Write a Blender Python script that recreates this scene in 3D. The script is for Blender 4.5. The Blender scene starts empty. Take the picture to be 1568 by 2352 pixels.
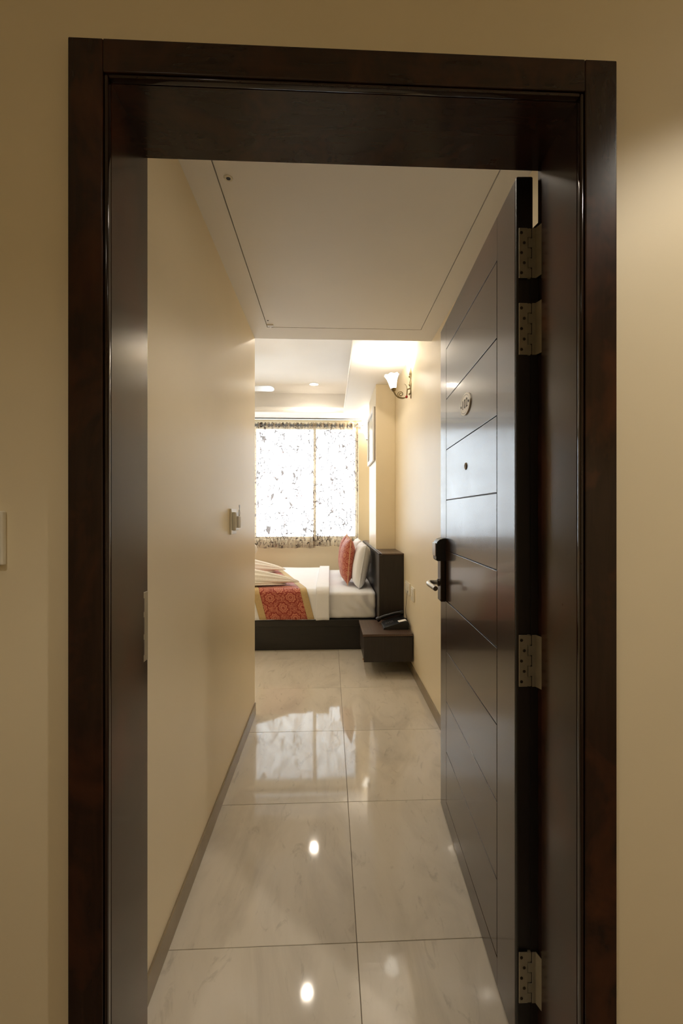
import bpy, bmesh, math, random
from mathutils import Vector, Matrix, noise
random.seed(4)
PI = math.pi
S = bpy.context.scene
COL = S.collection

# ------------------------------------------------------------------ camera, sky, exposure
EYE = 1.28
cam_d = bpy.data.cameras.new('camera')
cam = bpy.data.objects.new('camera', cam_d)
COL.objects.link(cam)
cam_d.sensor_fit = 'VERTICAL'
cam_d.sensor_height = 36.0
cam_d.lens = 36.0 * 1045 / 2352
cam_d.shift_x = -18 / 2352
cam_d.shift_y = 4 / 2352
cam_d.clip_start = 0.02
cam.location = (0, 0, EYE)
cam.rotation_euler = (PI / 2, 0, -math.atan(45 / 1045))
S.camera = cam

world = bpy.data.worlds.new('daylight')
S.world = world
world.use_nodes = True
bg = world.node_tree.nodes['Background']
bg.inputs[0].default_value = (0.78, 0.89, 1.0, 1)
bg.inputs[1].default_value = 7.2

S.view_settings.view_transform = 'Standard'
S.view_settings.look = 'None'
S.view_settings.gamma = 1.0
S.view_settings.use_curve_mapping = False
S.view_settings.exposure = 0.45
S.cycles.use_denoising = True
S.cycles.use_adaptive_sampling = True
S.cycles.adaptive_threshold = 0.02
S.cycles.max_bounces = 10
S.cycles.diffuse_bounces = 5
S.cycles.glossy_bounces = 4
S.cycles.transparent_max_bounces = 10
S.cycles.sample_clamp_indirect = 6.0
S.cycles.caustics_reflective = False
S.cycles.caustics_refractive = False


def light(name, kind, loc, energy, color, rot=(0, 0, 0), **kw):
    d = bpy.data.lights.new(name, kind)
    d.energy = energy
    d.color = color
    for k, v in kw.items():
        setattr(d, k, v)
    o = bpy.data.objects.new(name, d)
    o.location = loc
    o.rotation_euler = rot
    COL.objects.link(o)
    return o


WARM = (1.0, 0.88, 0.72)
# the window opening as a portal for the daylight
portal = light('window_portal', 'AREA', (-0.75, 6.50, 1.715), 1.0, (1, 1, 1), (-PI / 2, 0, 0),
               shape='RECTANGLE', size=2.30, size_y=1.59)
portal.data.cycles.is_portal = True


# ------------------------------------------------------------------ materials
def lin(c):
    return tuple((v / 255 / 12.92 if v / 255 <= 0.04045 else ((v / 255 + 0.055) / 1.055) ** 2.4) for v in c) + (1,)


class NT:
    def __init__(self, name):
        self.m = bpy.data.materials.new(name)
        self.m.use_nodes = True
        self.t = self.m.node_tree
        self.n = self.t.nodes
        self.b = self.n['Principled BSDF']
        self.out = self.n['Material Output']

    def add(self, typ, **kw):
        nd = self.n.new(typ)
        for k, v in kw.items():
            setattr(nd, k, v)
        return nd

    def link(self, a, b):
        self.t.links.new(a, b)

    def math(self, op, a, b=None):
        nd = self.add('ShaderNodeMath', operation=op)
        for i, v in enumerate((a, b)):
            if v is None:
                continue
            if isinstance(v, (int, float)):
                nd.inputs[i].default_value = v
            else:
                self.link(v, nd.inputs[i])
        return nd.outputs[0]

    def coord(self, which='Object', scale=(1, 1, 1), rot=(0, 0, 0)):
        tc = self.add('ShaderNodeTexCoord')
        mp = self.add('ShaderNodeMapping')
        mp.inputs['Scale'].default_value = scale
        mp.inputs['Rotation'].default_value = rot
        self.link(tc.outputs[which], mp.inputs[0])
        return mp.outputs[0]

    def noise(self, vec, scale, detail=4, rough=0.5, dist=0.0):
        nd = self.add('ShaderNodeTexNoise')
        nd.inputs['Scale'].default_value = scale
        nd.inputs['Detail'].default_value = detail
        nd.inputs['Roughness'].default_value = rough
        nd.inputs['Distortion'].default_value = dist
        self.link(vec, nd.inputs['Vector'])
        return nd

    def ramp(self, fac, stops):
        nd = self.add('ShaderNodeValToRGB')
        e = nd.color_ramp.elements
        while len(e) < len(stops):
            e.new(0.5)
        for el, (p, c) in zip(e, stops):
            el.position = p
            el.color = c
        self.link(fac, nd.inputs[0])
        return nd.outputs[0]

    def bump(self, h, strength, dist=0.01):
        nd = self.add('ShaderNodeBump')
        nd.inputs['Strength'].default_value = strength
        nd.inputs['Distance'].default_value = dist
        self.link(h, nd.inputs['Height'])
        self.link(nd.outputs[0], self.b.inputs['Normal'])

    def set(self, **kw):
        names = {'color': 'Base Color', 'rough': 'Roughness', 'metal': 'Metallic', 'coat': 'Coat Weight',
                 'coat_rough': 'Coat Roughness', 'spec': 'Specular IOR Level', 'emit': 'Emission Color',
                 'emit_s': 'Emission Strength', 'sheen': 'Sheen Weight', 'ior': 'IOR', 'trans': 'Transmission Weight'}
        for k, v in kw.items():
            self.b.inputs[names[k]].default_value = v
        return self


def plain(name, c, rough=0.5, metal=0.0, noise_amt=0.06, scale=6.0, **kw):
    t = NT(name)
    t.set(rough=rough, metal=metal, **kw)
    col = lin(c)
    v = t.coord('Object')
    n = t.noise(v, scale, 3)
    lo = tuple(x * (1 - noise_amt) for x in col[:3]) + (1,)
    hi = tuple(min(1, x * (1 + noise_amt)) for x in col[:3]) + (1,)
    t.link(t.ramp(n.outputs[0], [(0.3, lo), (0.7, hi)]), t.b.inputs['Base Color'])
    return t


M = {}
t = plain('cream_wall_paint', (240, 225, 194), 0.36, noise_amt=0.025, scale=1.5, spec=0.45)
t.bump(t.noise(t.coord(), 60, 3).outputs[0], 0.03, 0.002); M['wall'] = t.m
t = plain('corridor_wall_paint', (238, 224, 192), 0.5, noise_amt=0.03, scale=1.2, spec=0.35)
t.bump(t.noise(t.coord(), 70, 3).outputs[0], 0.04, 0.002); M['cwall'] = t.m
M['ceil'] = plain('white_ceiling_paint', (246, 243, 239), 0.55, noise_amt=0.02, scale=2).m
M['trimwhite'] = plain('white_plastic', (236, 230, 214), 0.3, noise_amt=0.01).m
M['skirt'] = plain('grey_skirting_tile', (138, 122, 98), 0.25, noise_amt=0.06, scale=9).m
M['grout'] = plain('dark_grout', (112, 98, 80), 0.8, noise_amt=0.15, scale=40).m
M['gap'] = plain('shadow_gap_board', (120, 95, 60), 0.8).m


def wood(name, c1, c2, rough, coat, axis_scale, mott=None, bump=0.05, spec=0.5):
    t = NT(name)
    v = t.coord('Object', axis_scale)
    n = t.noise(v, 6.0, 8, 0.6, 0.6)
    n2 = t.noise(t.coord('Object', (3, 3, 2.2)), 2.2, 4, 0.6, 0.4)
    c = t.ramp(n.outputs[0], [(0.3, lin(c1)), (0.7, lin(c2))])
    if mott:
        mx = t.add('ShaderNodeMix', data_type='RGBA')
        t.link(t.ramp(n2.outputs[0], [(0.48, (0, 0, 0, 1)), (0.68, (1, 1, 1, 1))]), mx.inputs[0])
        t.link(c, mx.inputs[6])
        mx.inputs[7].default_value = lin(mott)
        c = mx.outputs[2]
    t.link(c, t.b.inputs['Base Color'])
    t.set(rough=rough, coat=coat, coat_rough=0.07, spec=spec)
    t.bump(n.outputs[0], bump, 0.002)
    return t.m


M['frame'] = wood('dark_lacquered_door_frame', (38, 25, 19), (50, 33, 25), 0.2, 0.0, (9, 9, 0.9), (74, 42, 27), 0.01, 0.38)
M['frame_h'] = wood('dark_lacquered_frame_head', (38, 25, 19), (50, 33, 25), 0.2, 0.0, (0.9, 9, 9), (66, 38, 25), 0.01, 0.38)
M['bead'] = wood('glossy_frame_bead', (34, 22, 17), (46, 30, 23), 0.1, 0.0, (9, 9, 0.9), None, 0.0)
M['door'] = wood('espresso_lacquered_door', (42, 26, 18), (54, 35, 25), 0.25, 0.25, (1.2, 6, 6), None, 0.006)
M['doordark'] = wood('unlacquered_door_edge', (20, 15, 12), (30, 22, 17), 0.5, 0.0, (8, 8, 0.8), None, 0.04)
M['lam'] = wood('dark_wenge_laminate', (34, 28, 25), (48, 40, 35), 0.42, 0.0, (14, 14, 0.7), None, 0.03)
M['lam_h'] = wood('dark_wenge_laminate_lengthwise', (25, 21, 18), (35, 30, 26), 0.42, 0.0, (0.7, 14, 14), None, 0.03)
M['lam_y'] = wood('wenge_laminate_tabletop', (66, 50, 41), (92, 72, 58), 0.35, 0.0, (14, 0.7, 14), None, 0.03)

# polished floor tile with soft grey veining
t = NT('polished_vitrified_tile')
v = t.coord('Object', (1, 1, 1))
oi = t.add('ShaderNodeObjectInfo')
sc = t.add('ShaderNodeVectorMath', operation='SCALE'); sc.inputs['Scale'].default_value = 7.0
cmb = t.add('ShaderNodeCombineXYZ')
t.link(oi.outputs['Random'], cmb.inputs[0]); t.link(oi.outputs['Random'], cmb.inputs[1])
t.link(cmb.outputs[0], sc.inputs[0])
va = t.add('ShaderNodeVectorMath', operation='ADD')
t.link(v, va.inputs[0]); t.link(sc.outputs[0], va.inputs[1])
mp = t.add('ShaderNodeMapping'); mp.inputs['Scale'].default_value = (2.6, 0.9, 1)
t.link(va.outputs[0], mp.inputs[0])
n1 = t.noise(mp.outputs[0], 1.6, 8, 0.6, 1.4)
n2 = t.noise(mp.outputs[0], 5.0, 8, 0.65, 2.2)
base = t.ramp(n1.outputs[0], [(0.25, lin((198, 189, 174))), (0.5, lin((216, 207, 191))), (0.8, lin((223, 214, 199)))])
vein = t.ramp(n2.outputs[0], [(0.30, (1, 1, 1, 1)), (0.42, (0, 0, 0, 1))])
mx = t.add('ShaderNodeMix', data_type='RGBA')
t.link(t.math('MULTIPLY', vein, 0.34), mx.inputs[0])
t.link(base, mx.inputs[6]); mx.inputs[7].default_value = lin((150, 141, 126))
t.link(mx.outputs[2], t.b.inputs['Base Color'])
t.set(rough=0.05, spec=0.36)
M['tile'] = t.m
M['cfloor'] = plain('corridor_floor', (110, 92, 72), 0.3).m

M['steel'] = plain('brushed_steel', (176, 172, 164), 0.33, 1.0, 0.05, 30).m
M['dullsteel'] = plain('dull_hinge_steel', (168, 160, 140), 0.45, 0.6, 0.08, 30).m
M['screw'] = plain('dark_screw_head', (70, 62, 50), 0.4, 0.8).m
M['darkmetal'] = plain('dark_lock_metal', (60, 50, 42), 0.3, 0.8).m
M['black'] = plain('black_plastic', (16, 16, 17), 0.32, 0, 0.05).m
M['ivory'] = plain('ivory_enamel_plate', (232, 224, 208), 0.3, 0, 0.02).m
M['ink'] = plain('dark_ink', (40, 34, 30), 0.5).m
M['bronze'] = plain('antique_bronze', (120, 104, 72), 0.38, 0.7, 0.25, 40).m
M['redbead'] = plain('red_glass_bead', (150, 24, 18), 0.2).m
M['brassfoot'] = plain('copper_foot', (170, 110, 60), 0.3, 0.8).m
M['sheet'] = plain('white_bed_sheet', (238, 238, 240), 0.8, 0, 0.015, 8, sheen=0.1).m
M['duvet'] = plain('white_duvet', (242, 243, 247), 0.8, 0, 0.012, 8, sheen=0.1).m
M['pillow'] = plain('white_pillow_case', (238, 238, 240), 0.8, 0, 0.015, 8, sheen=0.1).m
M['border'] = plain('beige_runner_border', (196, 170, 122), 0.7, 0, 0.05, 60).m
M['piping'] = plain('pale_cushion_piping', (216, 170, 130), 0.7, 0, 0.05).m
t = plain('cream_terry_towel', (242, 236, 226), 0.95, 0, 0.05, 90, sheen=0.3)
t.bump(t.noise(t.coord(), 260, 4).outputs[0], 0.5, 0.003); M['towel'] = t.m
M['paper'] = plain('white_paper_card', (244, 240, 234), 0.7).m
M['pic'] = plain('pale_picture_print', (206, 206, 196), 0.25, 0, 0.3, 6).m
M['picframe'] = plain('white_picture_frame', (226, 224, 220), 0.35).m
M['picedge'] = plain('brown_picture_edge', (90, 70, 45), 0.5).m
M['fan'] = plain('white_fan_enamel', (236, 238, 240), 0.16, 0, 0.01, coat=0.3).m
M['alu'] = plain('white_window_aluminium', (222, 222, 220), 0.35).m
M['rod'] = plain('grey_curtain_rod', (130, 128, 126), 0.3, 0.7).m


def emis(name, c, s):
    t = NT(name)
    t.set(color=(0.9, 0.9, 0.88, 1), emit=c + (1,), emit_s=s)
    return t.m


M['lampglow'] = emis('downlight_lens', (1.0, 0.9, 0.74), 30)
M['bulb'] = emis('sconce_bulb', (1.0, 0.86, 0.62), 30)
t = NT('frosted_glass_shade')
t.set(color=(0.95, 0.93, 0.88, 1), rough=0.25, emit=(1.0, 0.93, 0.80, 1), emit_s=5.0)
M['shade'] = t.m

# glass pane: mostly see-through, a little mirror
t = NT('window_glass')
tr = t.add('ShaderNodeBsdfTransparent'); tr.inputs[0].default_value = (0.96, 0.98, 0.98, 1)
gl = t.add('ShaderNodeBsdfGlossy'); gl.inputs['Roughness'].default_value = 0.02
mix = t.add('ShaderNodeMixShader'); mix.inputs[0].default_value = 0.06
t.link(tr.outputs[0], mix.inputs[1]); t.link(gl.outputs[0], mix.inputs[2]); t.link(mix.outputs[0], t.out.inputs[0])
M['glass'] = t.m

# printed curtain: thin cream cloth that lets light through, brown scroll print that does not
t = NT('printed_curtain_cloth')
v = t.coord('UV', (1, 1, 1))
w = t.noise(v, 5.0, 3, 0.5)
wv = t.add('ShaderNodeVectorMath', operation='MULTIPLY_ADD')
t.link(w.outputs[1], wv.inputs[0]); wv.inputs[1].default_value = (0.22, 0.22, 0); t.link(v, wv.inputs[2])
vo = t.add('ShaderNodeTexVoronoi', feature='DISTANCE_TO_EDGE'); vo.inputs['Scale'].default_value = 11.0
t.link(wv.outputs[0], vo.inputs['Vector'])
line = t.math('LESS_THAN', vo.outputs[0], 0.052)
nb = t.noise(v, 3.6, 4, 0.6, 1.0)
blot = t.math('GREATER_THAN', nb.outputs[0], 0.50)
nl = t.noise(v, 30, 3, 0.6, 2.0)
leaf = t.math('GREATER_THAN', nl.outputs[0], 0.575)
nb2 = t.noise(v, 2.8, 3, 0.6, 0.5)
blot2 = t.math('GREATER_THAN', nb2.outputs[0], 0.45)
patt = t.math('MAXIMUM', t.math('MULTIPLY', line, blot), t.math('MULTIPLY', leaf, blot2))
colr = t.ramp(nl.outputs[0], [(0.35, lin((92, 76, 60))), (0.56, lin((122, 110, 102))), (0.72, lin((132, 92, 74)))])
cm = t.add('ShaderNodeMix', data_type='RGBA')
t.link(patt, cm.inputs[0]); cm.inputs[6].default_value = lin((200, 180, 148)); t.link(colr, cm.inputs[7])
df = t.add('ShaderNodeBsdfDiffuse'); t.link(cm.outputs[2], df.inputs[0])
tl = t.add('ShaderNodeBsdfTranslucent'); t.link(cm.outputs[2], tl.inputs[0])
trn = t.add('ShaderNodeBsdfTransparent'); trn.inputs[0].default_value = (0.97, 0.97, 1.0, 1)
m1 = t.add('ShaderNodeMixShader'); m1.inputs[0].default_value = 0.5
t.link(df.outputs[0], m1.inputs[1]); t.link(tl.outputs[0], m1.inputs[2])
tf = t.math('SUBTRACT', 0.42, t.math('MULTIPLY', patt, 0.40))
m2 = t.add('ShaderNodeMixShader'); t.link(tf, m2.inputs[0])
t.link(m1.outputs[0], m2.inputs[1]); t.link(trn.outputs[0], m2.inputs[2]); t.link(m2.outputs[0], t.out.inputs[0])
M['curtain'] = t.m


# damask print: staggered medallions with scalloped rings
def damask(name, scale, dark, light_):
    t = NT(name)
    v = t.coord('UV', (scale, scale, scale), (0, 0, PI / 4))
    w = t.noise(v, 3.0, 3, 0.5)
    wv = t.add('ShaderNodeVectorMath', operation='MULTIPLY_ADD')
    t.link(w.outputs[1], wv.inputs[0]); wv.inputs[1].default_value = (0.14, 0.14, 0); t.link(v, wv.inputs[2])
    vo = t.add('ShaderNodeTexVoronoi', feature='F1'); vo.inputs['Scale'].default_value = 1.0
    vo.inputs['Randomness'].default_value = 0.10
    t.link(wv.outputs[0], vo.inputs['Vector'])
    sub = t.add('ShaderNodeVectorMath', operation='SUBTRACT')
    t.link(wv.outputs[0], sub.inputs[0]); t.link(vo.outputs['Position'], sub.inputs[1])
    sx = t.add('ShaderNodeSeparateXYZ'); t.link(sub.outputs[0], sx.inputs[0])
    ang = t.math('ARCTAN2', sx.outputs[1], sx.outputs[0])
    pet = t.math('COSINE', t.math('MULTIPLY', ang, 8.0))
    r = t.math('MULTIPLY', vo.outputs['Distance'], t.math('ADD', 1.0, t.math('MULTIPLY', pet, 0.10)))
    inside = t.math('LESS_THAN', r, 0.33)
    line1 = t.math('LESS_THAN', t.math('ABSOLUTE', t.math('SUBTRACT', r, 0.23)), 0.018)
    core = t.math('LESS_THAN', t.math('ABSOLUTE', t.math('SUBTRACT', r, 0.10)), 0.022)
    flower = t.math('SUBTRACT', inside, t.math('MAXIMUM', line1, core))
    n = t.noise(v, 5.5, 3, 0.5, 2.4)
    scroll = t.math('LESS_THAN', t.math('ABSOLUTE', t.math('SUBTRACT', n.outputs[0], 0.5)), 0.055)
    far = t.math('GREATER_THAN', r, 0.42)
    f2 = t.math('MAXIMUM', flower, t.math('MULTIPLY', scroll, far))
    nn = t.noise(v, 26, 2, 0.5)
    f3 = t.math('MULTIPLY', f2, t.math('ADD', 0.55, t.math('MULTIPLY', nn.outputs[0], 0.7)))
    c = t.ramp(f3, [(0.0, lin(dark)), (1.0, lin(light_))])
    t.link(c, t.b.inputs['Base Color'])
    t.set(rough=0.6, sheen=0.15)
    t.bump(f2, 0.2, 0.002)
    return t.m


M['runner'] = damask('red_damask_runner', 7.7, (146, 44, 30), (206, 132, 106))
M['cushion'] = damask('red_damask_cushion', 12.0, (158, 52, 38), (206, 138, 108))


# ------------------------------------------------------------------ geometry helpers
def obj(name, me, mat=None, parent=None, smooth=False, loc=None):
    o = bpy.data.objects.new(name, me)
    COL.objects.link(o)
    if mat is not None and not me.materials:
        me.materials.append(M[mat] if isinstance(mat, str) else mat)
    if parent is not None:
        o.parent = parent
    if smooth:
        for p in me.polygons:
            p.use_smooth = True
        if smooth != 'all':
            me.set_sharp_from_angle(angle=math.radians(50))
            wn = o.modifiers.new('weighted_normals', 'WEIGHTED_NORMAL')
            wn.keep_sharp = True
            wn.weight = 100
    if loc is not None:
        o.location = loc
    return o


def tag(o, label=None, cat=None, group=None, kind=None):
    if label: o['label'] = label
    if cat: o['category'] = cat
    if group: o['group'] = group
    if kind: o['kind'] = kind
    return o


def empty(name, loc=(0, 0, 0), rz=0.0):
    o = bpy.data.objects.new(name, None)
    o.empty_display_size = 0.05
    o.location = loc
    o.rotation_euler = (0, 0, rz)
    COL.objects.link(o)
    return o


def bm_box(bm, lo, hi, bevel=0.0, seg=2):
    r = bmesh.ops.create_cube(bm, size=1.0)
    vs = r['verts']
    for v in vs:
        v.co = Vector([lo[i] if v.co[i] < 0 else hi[i] for i in range(3)])
    if bevel > 0:
        es = list({e for v in vs for e in v.link_edges})
        bmesh.ops.bevel(bm, geom=es, offset=bevel, segments=seg, affect='EDGES', profile=0.5)


def finish(bm, name='mesh'):
    bmesh.ops.recalc_face_normals(bm, faces=bm.faces)
    me = bpy.data.meshes.new(name)
    bm.to_mesh(me)
    bm.free()
    return me


def boxes(*bs, bevel=0.0, seg=2):
    bm = bmesh.new()
    for lo, hi in bs:
        bm_box(bm, lo, hi, bevel, seg)
    return finish(bm)


def box(lo, hi, bevel=0.0, seg=2):
    return boxes((lo, hi), bevel=bevel, seg=seg)


def lathe(profile, n=24, close=True, scallop=None):
    """profile [(r,z)...] round the z axis"""
    bm = bmesh.new()
    rings = []
    for k, (r, z) in enumerate(profile):
        ring = []
        for i in range(n):
            a = 2 * PI * i / n
            rr, zz = (r, z) if scallop is None else scallop(r, z, a, k)
            ring.append(bm.verts.new((rr * math.cos(a), rr * math.sin(a), zz)))
        rings.append(ring)
    for a, b in zip(rings, rings[1:]):
        for i in range(n):
            bm.faces.new((a[i], a[(i + 1) % n], b[(i + 1) % n], b[i]))
    if close:
        bm.faces.new(rings[0]); bm.faces.new(rings[-1][::-1])
    return finish(bm)


def bm_tube(bm, pts, rad, n=10, cap=True):
    pts = [Vector(p) for p in pts]
    rads = rad if isinstance(rad, (list, tuple)) else [rad] * len(pts)
    rings = []
    up = None
    for i, p in enumerate(pts):
        d = (pts[min(i + 1, len(pts) - 1)] - pts[max(i - 1, 0)]).normalized()
        if up is None:
            up = d.orthogonal().normalized()
        up = (up - d * up.dot(d)).normalized()
        s = d.cross(up)
        rings.append([bm.verts.new(p + (up * math.cos(2 * PI * k / n) + s * math.sin(2 * PI * k / n)) * rads[i])
                      for k in range(n)])
    for a, b in zip(rings, rings[1:]):
        for k in range(n):
            bm.faces.new((a[k], a[(k + 1) % n], b[(k + 1) % n], b[k]))
    if cap:
        bm.faces.new(rings[0][::-1]); bm.faces.new(rings[-1])


def tube(pts, rad, n=10):
    bm = bmesh.new()
    bm_tube(bm, pts, rad, n)
    return finish(bm)


def spline(ctrl, n=8):
    P = [Vector(p) for p in ctrl]
    P = [P[0] * 2 - P[1]] + P + [P[-1] * 2 - P[-2]]
    out = []
    for i in range(1, len(P) - 2):
        for k in range(n):
            u = k / n
            a, b, c, d = P[i - 1:i + 3]
            out.append(0.5 * ((2 * b) + (c - a) * u + (2 * a - 5 * b + 4 * c - d) * u * u + (3 * b - a - 3 * c + d) * u ** 3))
    out.append(P[-2])
    return out


def prism(poly, a0, a1, axis=1, bevel=0.0, seg=2):
    """poly: 2-D outline, extruded along axis from a0 to a1"""
    bm = bmesh.new()
    ax = [i for i in range(3) if i != axis]
    def mk(p, a):
        co = [0, 0, 0]; co[ax[0]] = p[0]; co[ax[1]] = p[1]; co[axis] = a
        return bm.verts.new(co)
    A = [mk(p, a0) for p in poly]; B = [mk(p, a1) for p in poly]
    bm.faces.new(A); bm.faces.new(B[::-1])
    for i in range(len(poly)):
        j = (i + 1) % len(poly)
        bm.faces.new((A[i], B[i], B[j], A[j]))
    if bevel:
        bmesh.ops.recalc_face_normals(bm, faces=bm.faces)
        bmesh.ops.bevel(bm, geom=list(bm.edges), offset=bevel, segments=seg, affect='EDGES', profile=0.5)
    return finish(bm)


def grid_mesh(nu, nv, fn, uvf=None, thick=0.0):
    """surface from fn(u,v), optionally with real thickness along its normals"""
    bm = bmesh.new()
    uvl = bm.loops.layers.uv.new('UVMap')
    V = [[bm.verts.new(fn(i / nu, j / nv)) for j in range(nv + 1)] for i in range(nu + 1)]
    idx = {}
    for i in range(nu + 1):
        for j in range(nv + 1):
            idx[V[i][j]] = (i / nu, j / nv)
    for i in range(nu):
        for j in range(nv):
            bm.faces.new((V[i][j], V[i + 1][j], V[i + 1][j + 1], V[i][j + 1]))
    if thick:
        bm.normal_update()
        N = {v: v.normal.copy() for v in bm.verts}
        W = [[bm.verts.new(V[i][j].co - N[V[i][j]] * thick) for j in range(nv + 1)] for i in range(nu + 1)]
        for i in range(nu + 1):
            for j in range(nv + 1):
                idx[W[i][j]] = (i / nu, j / nv)
        for i in range(nu):
            for j in range(nv):
                bm.faces.new((W[i][j], W[i][j + 1], W[i + 1][j + 1], W[i + 1][j]))
        ring = [(i, 0) for i in range(nu)] + [(nu, j) for j in range(nv)] + [(i, nv) for i in range(nu, 0, -1)] + [(0, j) for j in range(nv, 0, -1)]
        for k in range(len(ring)):
            (a, b), (c, d) = ring[k], ring[(k + 1) % len(ring)]
            bm.faces.new((V[c][d], V[a][b], W[a][b], W[c][d]))
    for f in bm.faces:
        for l in f.loops:
            u, v = idx[l.vert]
            l[uvl].uv = uvf(u, v) if uvf else (u, v)
    me = bpy.data.meshes.new('grid')
    bm.to_mesh(me); bm.free()
    return me


# ------------------------------------------------------------------ the setting
XL, XR = -0.478, 0.66          # entry passage walls
YF, YW, YB = 0.852, 0.872, 1.055   # casing face, corridor wall face, room side of frame
ROOM_Y0, BACK_Y = 2.93, 6.35
ROOM_XL = -2.70
JUT_X, JUT_Y = 0.463, 4.55


def struct(name, me, mat, label, cat, parent=None, smooth=False):
    o = obj(name, me, mat, parent, smooth)
    tag(o, label, cat, kind='structure')
    return o


# corridor side wall with the door opening
struct('wall_front', boxes(((-2.3, YW, 0), (-0.47, 1.04, 2.75)), ((0.545, YW, 0), (2.3, 1.04, 2.75)),
                           ((-0.47, YW, 2.15), (0.545, 1.04, 2.75))), 'cwall',
       'cream painted corridor wall around the dark door frame', 'wall')
struct('wall_left', box((-0.60, 1.04, 0), (XL, ROOM_Y0, 2.40)), 'wall',
       'cream passage wall on the left with the key card switch', 'wall')
struct('wall_inner', box((ROOM_XL, 2.81, 0), (-0.60, ROOM_Y0, 2.95)), 'wall',
       'cream bedroom wall behind the passage wall', 'wall')
struct('wall_right', box((XR, 1.04, 0), (0.80, 6.55, 2.95)), 'wall',
       'long cream wall on the right carrying the wall lamp and sockets', 'wall')
JUT_Y1 = 5.32
struct('wall_pillar', box((JUT_X, JUT_Y, 0), (XR, JUT_Y1, 2.58), 0.003, 1), 'wall',
       'cream pillar behind the bed head carrying the picture', 'wall')
WX0, WX1, WZ0, WZ1 = -1.90, 0.40, 0.92, 2.51
struct('wall_back', boxes(((ROOM_XL, BACK_Y, 0), (WX0, 6.55, 2.95)), ((WX1, BACK_Y, 0), (XR, 6.55, 2.95)),
                          ((WX0, BACK_Y, 0), (WX1, 6.55, WZ0)), ((WX0, BACK_Y, WZ1), (WX1, 6.55, 2.95))), 'wall',
       'cream bedroom wall with the curtained window', 'wall')
struct('wall_side', box((ROOM_XL - 0.12, 2.81, 0), (ROOM_XL, 6.55, 2.95)), 'wall',
       'cream bedroom wall opposite the bed head', 'wall')

# corridor shell round the camera
struct('wall_corridor', box((-2.3, -1.15, 0), (2.3, -1.0, 2.75)), 'cwall', 'cream corridor wall facing the room door', 'wall')
struct('wall_corridor_end', boxes(((-2.42, -1.15, 0), (-2.3, 1.04, 2.75)), ((2.3, -1.15, 0), (2.42, 1.04, 2.75))), 'cwall',
       'cream walls closing the corridor ends', 'wall')
struct('ceiling_corridor', box((-2.42, -1.15, 2.66), (2.42, YW, 2.85)), 'ceil', 'white ceiling of the corridor', 'ceiling')
struct('floor_corridor', boxes(((-2.42, -1.15, -0.05), (2.42, 0.692, 0)), ((XR, 0.692, -0.05), (2.42, 1.04, 0))), 'cfloor', 'beige corridor floor outside the door', 'floor')

# floor: every tile a piece of its own
T = 0.664
floor = struct('floor', box((ROOM_XL, 0.692, -0.05), (XR, BACK_Y, -0.0035)), 'grout',
               'polished beige floor of large tiles', 'floor')
tile_me = {}
jx, jy = 0.081, 1.356 - T
TW = 2 * T
cols = [(-3, jx - 3 * TW), (-2, jx - 2 * TW), (-1, jx - TW), (0, jx)]
for r in range(9):
    y0 = jy + r * T
    for k, x0 in cols:
        x1, y1 = min(x0 + TW, XR), min(y0 + T, BACK_Y)
        lo = max(x0, ROOM_XL)
        if x1 - lo < 0.02 or (y1 < 2.8 and x1 < -0.6):
            continue
        key = (round(x1 - lo, 3), round(y1 - y0, 3))
        if key not in tile_me:
            g = 0.0009
            tile_me[key] = box((g, g, -0.012), (key[0] - g, key[1] - g, 0), 0.0009, 1)
        o = obj('floor_tile', tile_me[key], 'tile', floor)
        o.location = (lo, y0, 0)

# skirting
struct('baseboard_left', box((XL, 1.056, 0), (XL + 0.007, ROOM_Y0, 0.075), 0.0015, 1), 'skirt',
       'grey tile skirting along the left passage wall', 'skirting')
struct('baseboard_right', boxes(((XR - 0.007, 1.056, 0), (XR, JUT_Y, 0.075)), bevel=0.0015, seg=1), 'skirt',
       'grey tile skirting along the right wall', 'skirting')

# passage ceiling with an access panel let into it
PX0, PX1, PY0, PY1 = -0.376, 0.557, 1.43, 2.752
g = 0.0035
ce = struct('ceiling', boxes(((-0.60, 1.04, 2.40), (PX0, ROOM_Y0, 2.95)), ((PX1, 1.04, 2.40), (XR, ROOM_Y0, 2.95)),
                             ((PX0, 1.04, 2.40), (PX1, PY0, 2.95)), ((PX0, PY1, 2.40), (PX1, ROOM_Y0, 2.95)),
                             ((PX0, PY0, 2.43), (PX1, PY1, 2.95))), 'ceil',
            'low white passage ceiling with an access panel', 'ceiling')
obj('access_panel', box((PX0 + g, PY0 + g, 2.4005), (PX1 - g, PY1 - g, 2.425), 0.0012, 1), 'ceil', ce)
obj('panel_gap', box((PX0 + 0.0005, PY0, 2.425), (PX1 - 0.0005, PY1, 2.43)), 'gap', ce)
bm = bmesh.new(); bm_box(bm, (-0.372, 2.715, 2.3965), (-0.335, 2.735, 2.4004), 0.001, 1); bm_box(bm, (-0.36, 2.733, 2.3955), (-0.348, 2.76, 2.3985), 0.001, 1)
obj('panel_latch', finish(bm), 'ivory', ce)
obj('screw_hole', lathe([(0.004, 0), (0.004, 0.004)], 12), 'ink', ce, loc=(-0.358, 2.655, 2.3985))
kh = obj('key_hole', lathe([(0.016, 0.003), (0.014, 0.0), (0.0075, 0.0), (0.007, 0.003)], 20), 'trimwhite', ce, loc=(-0.338, 1.535, 2.3985), smooth=True)
obj('key_slot', lathe([(0.007, -0.0005), (0.007, 0.003)], 16), 'ink', ce, loc=(-0.338, 1.535, 2.3985))

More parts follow.
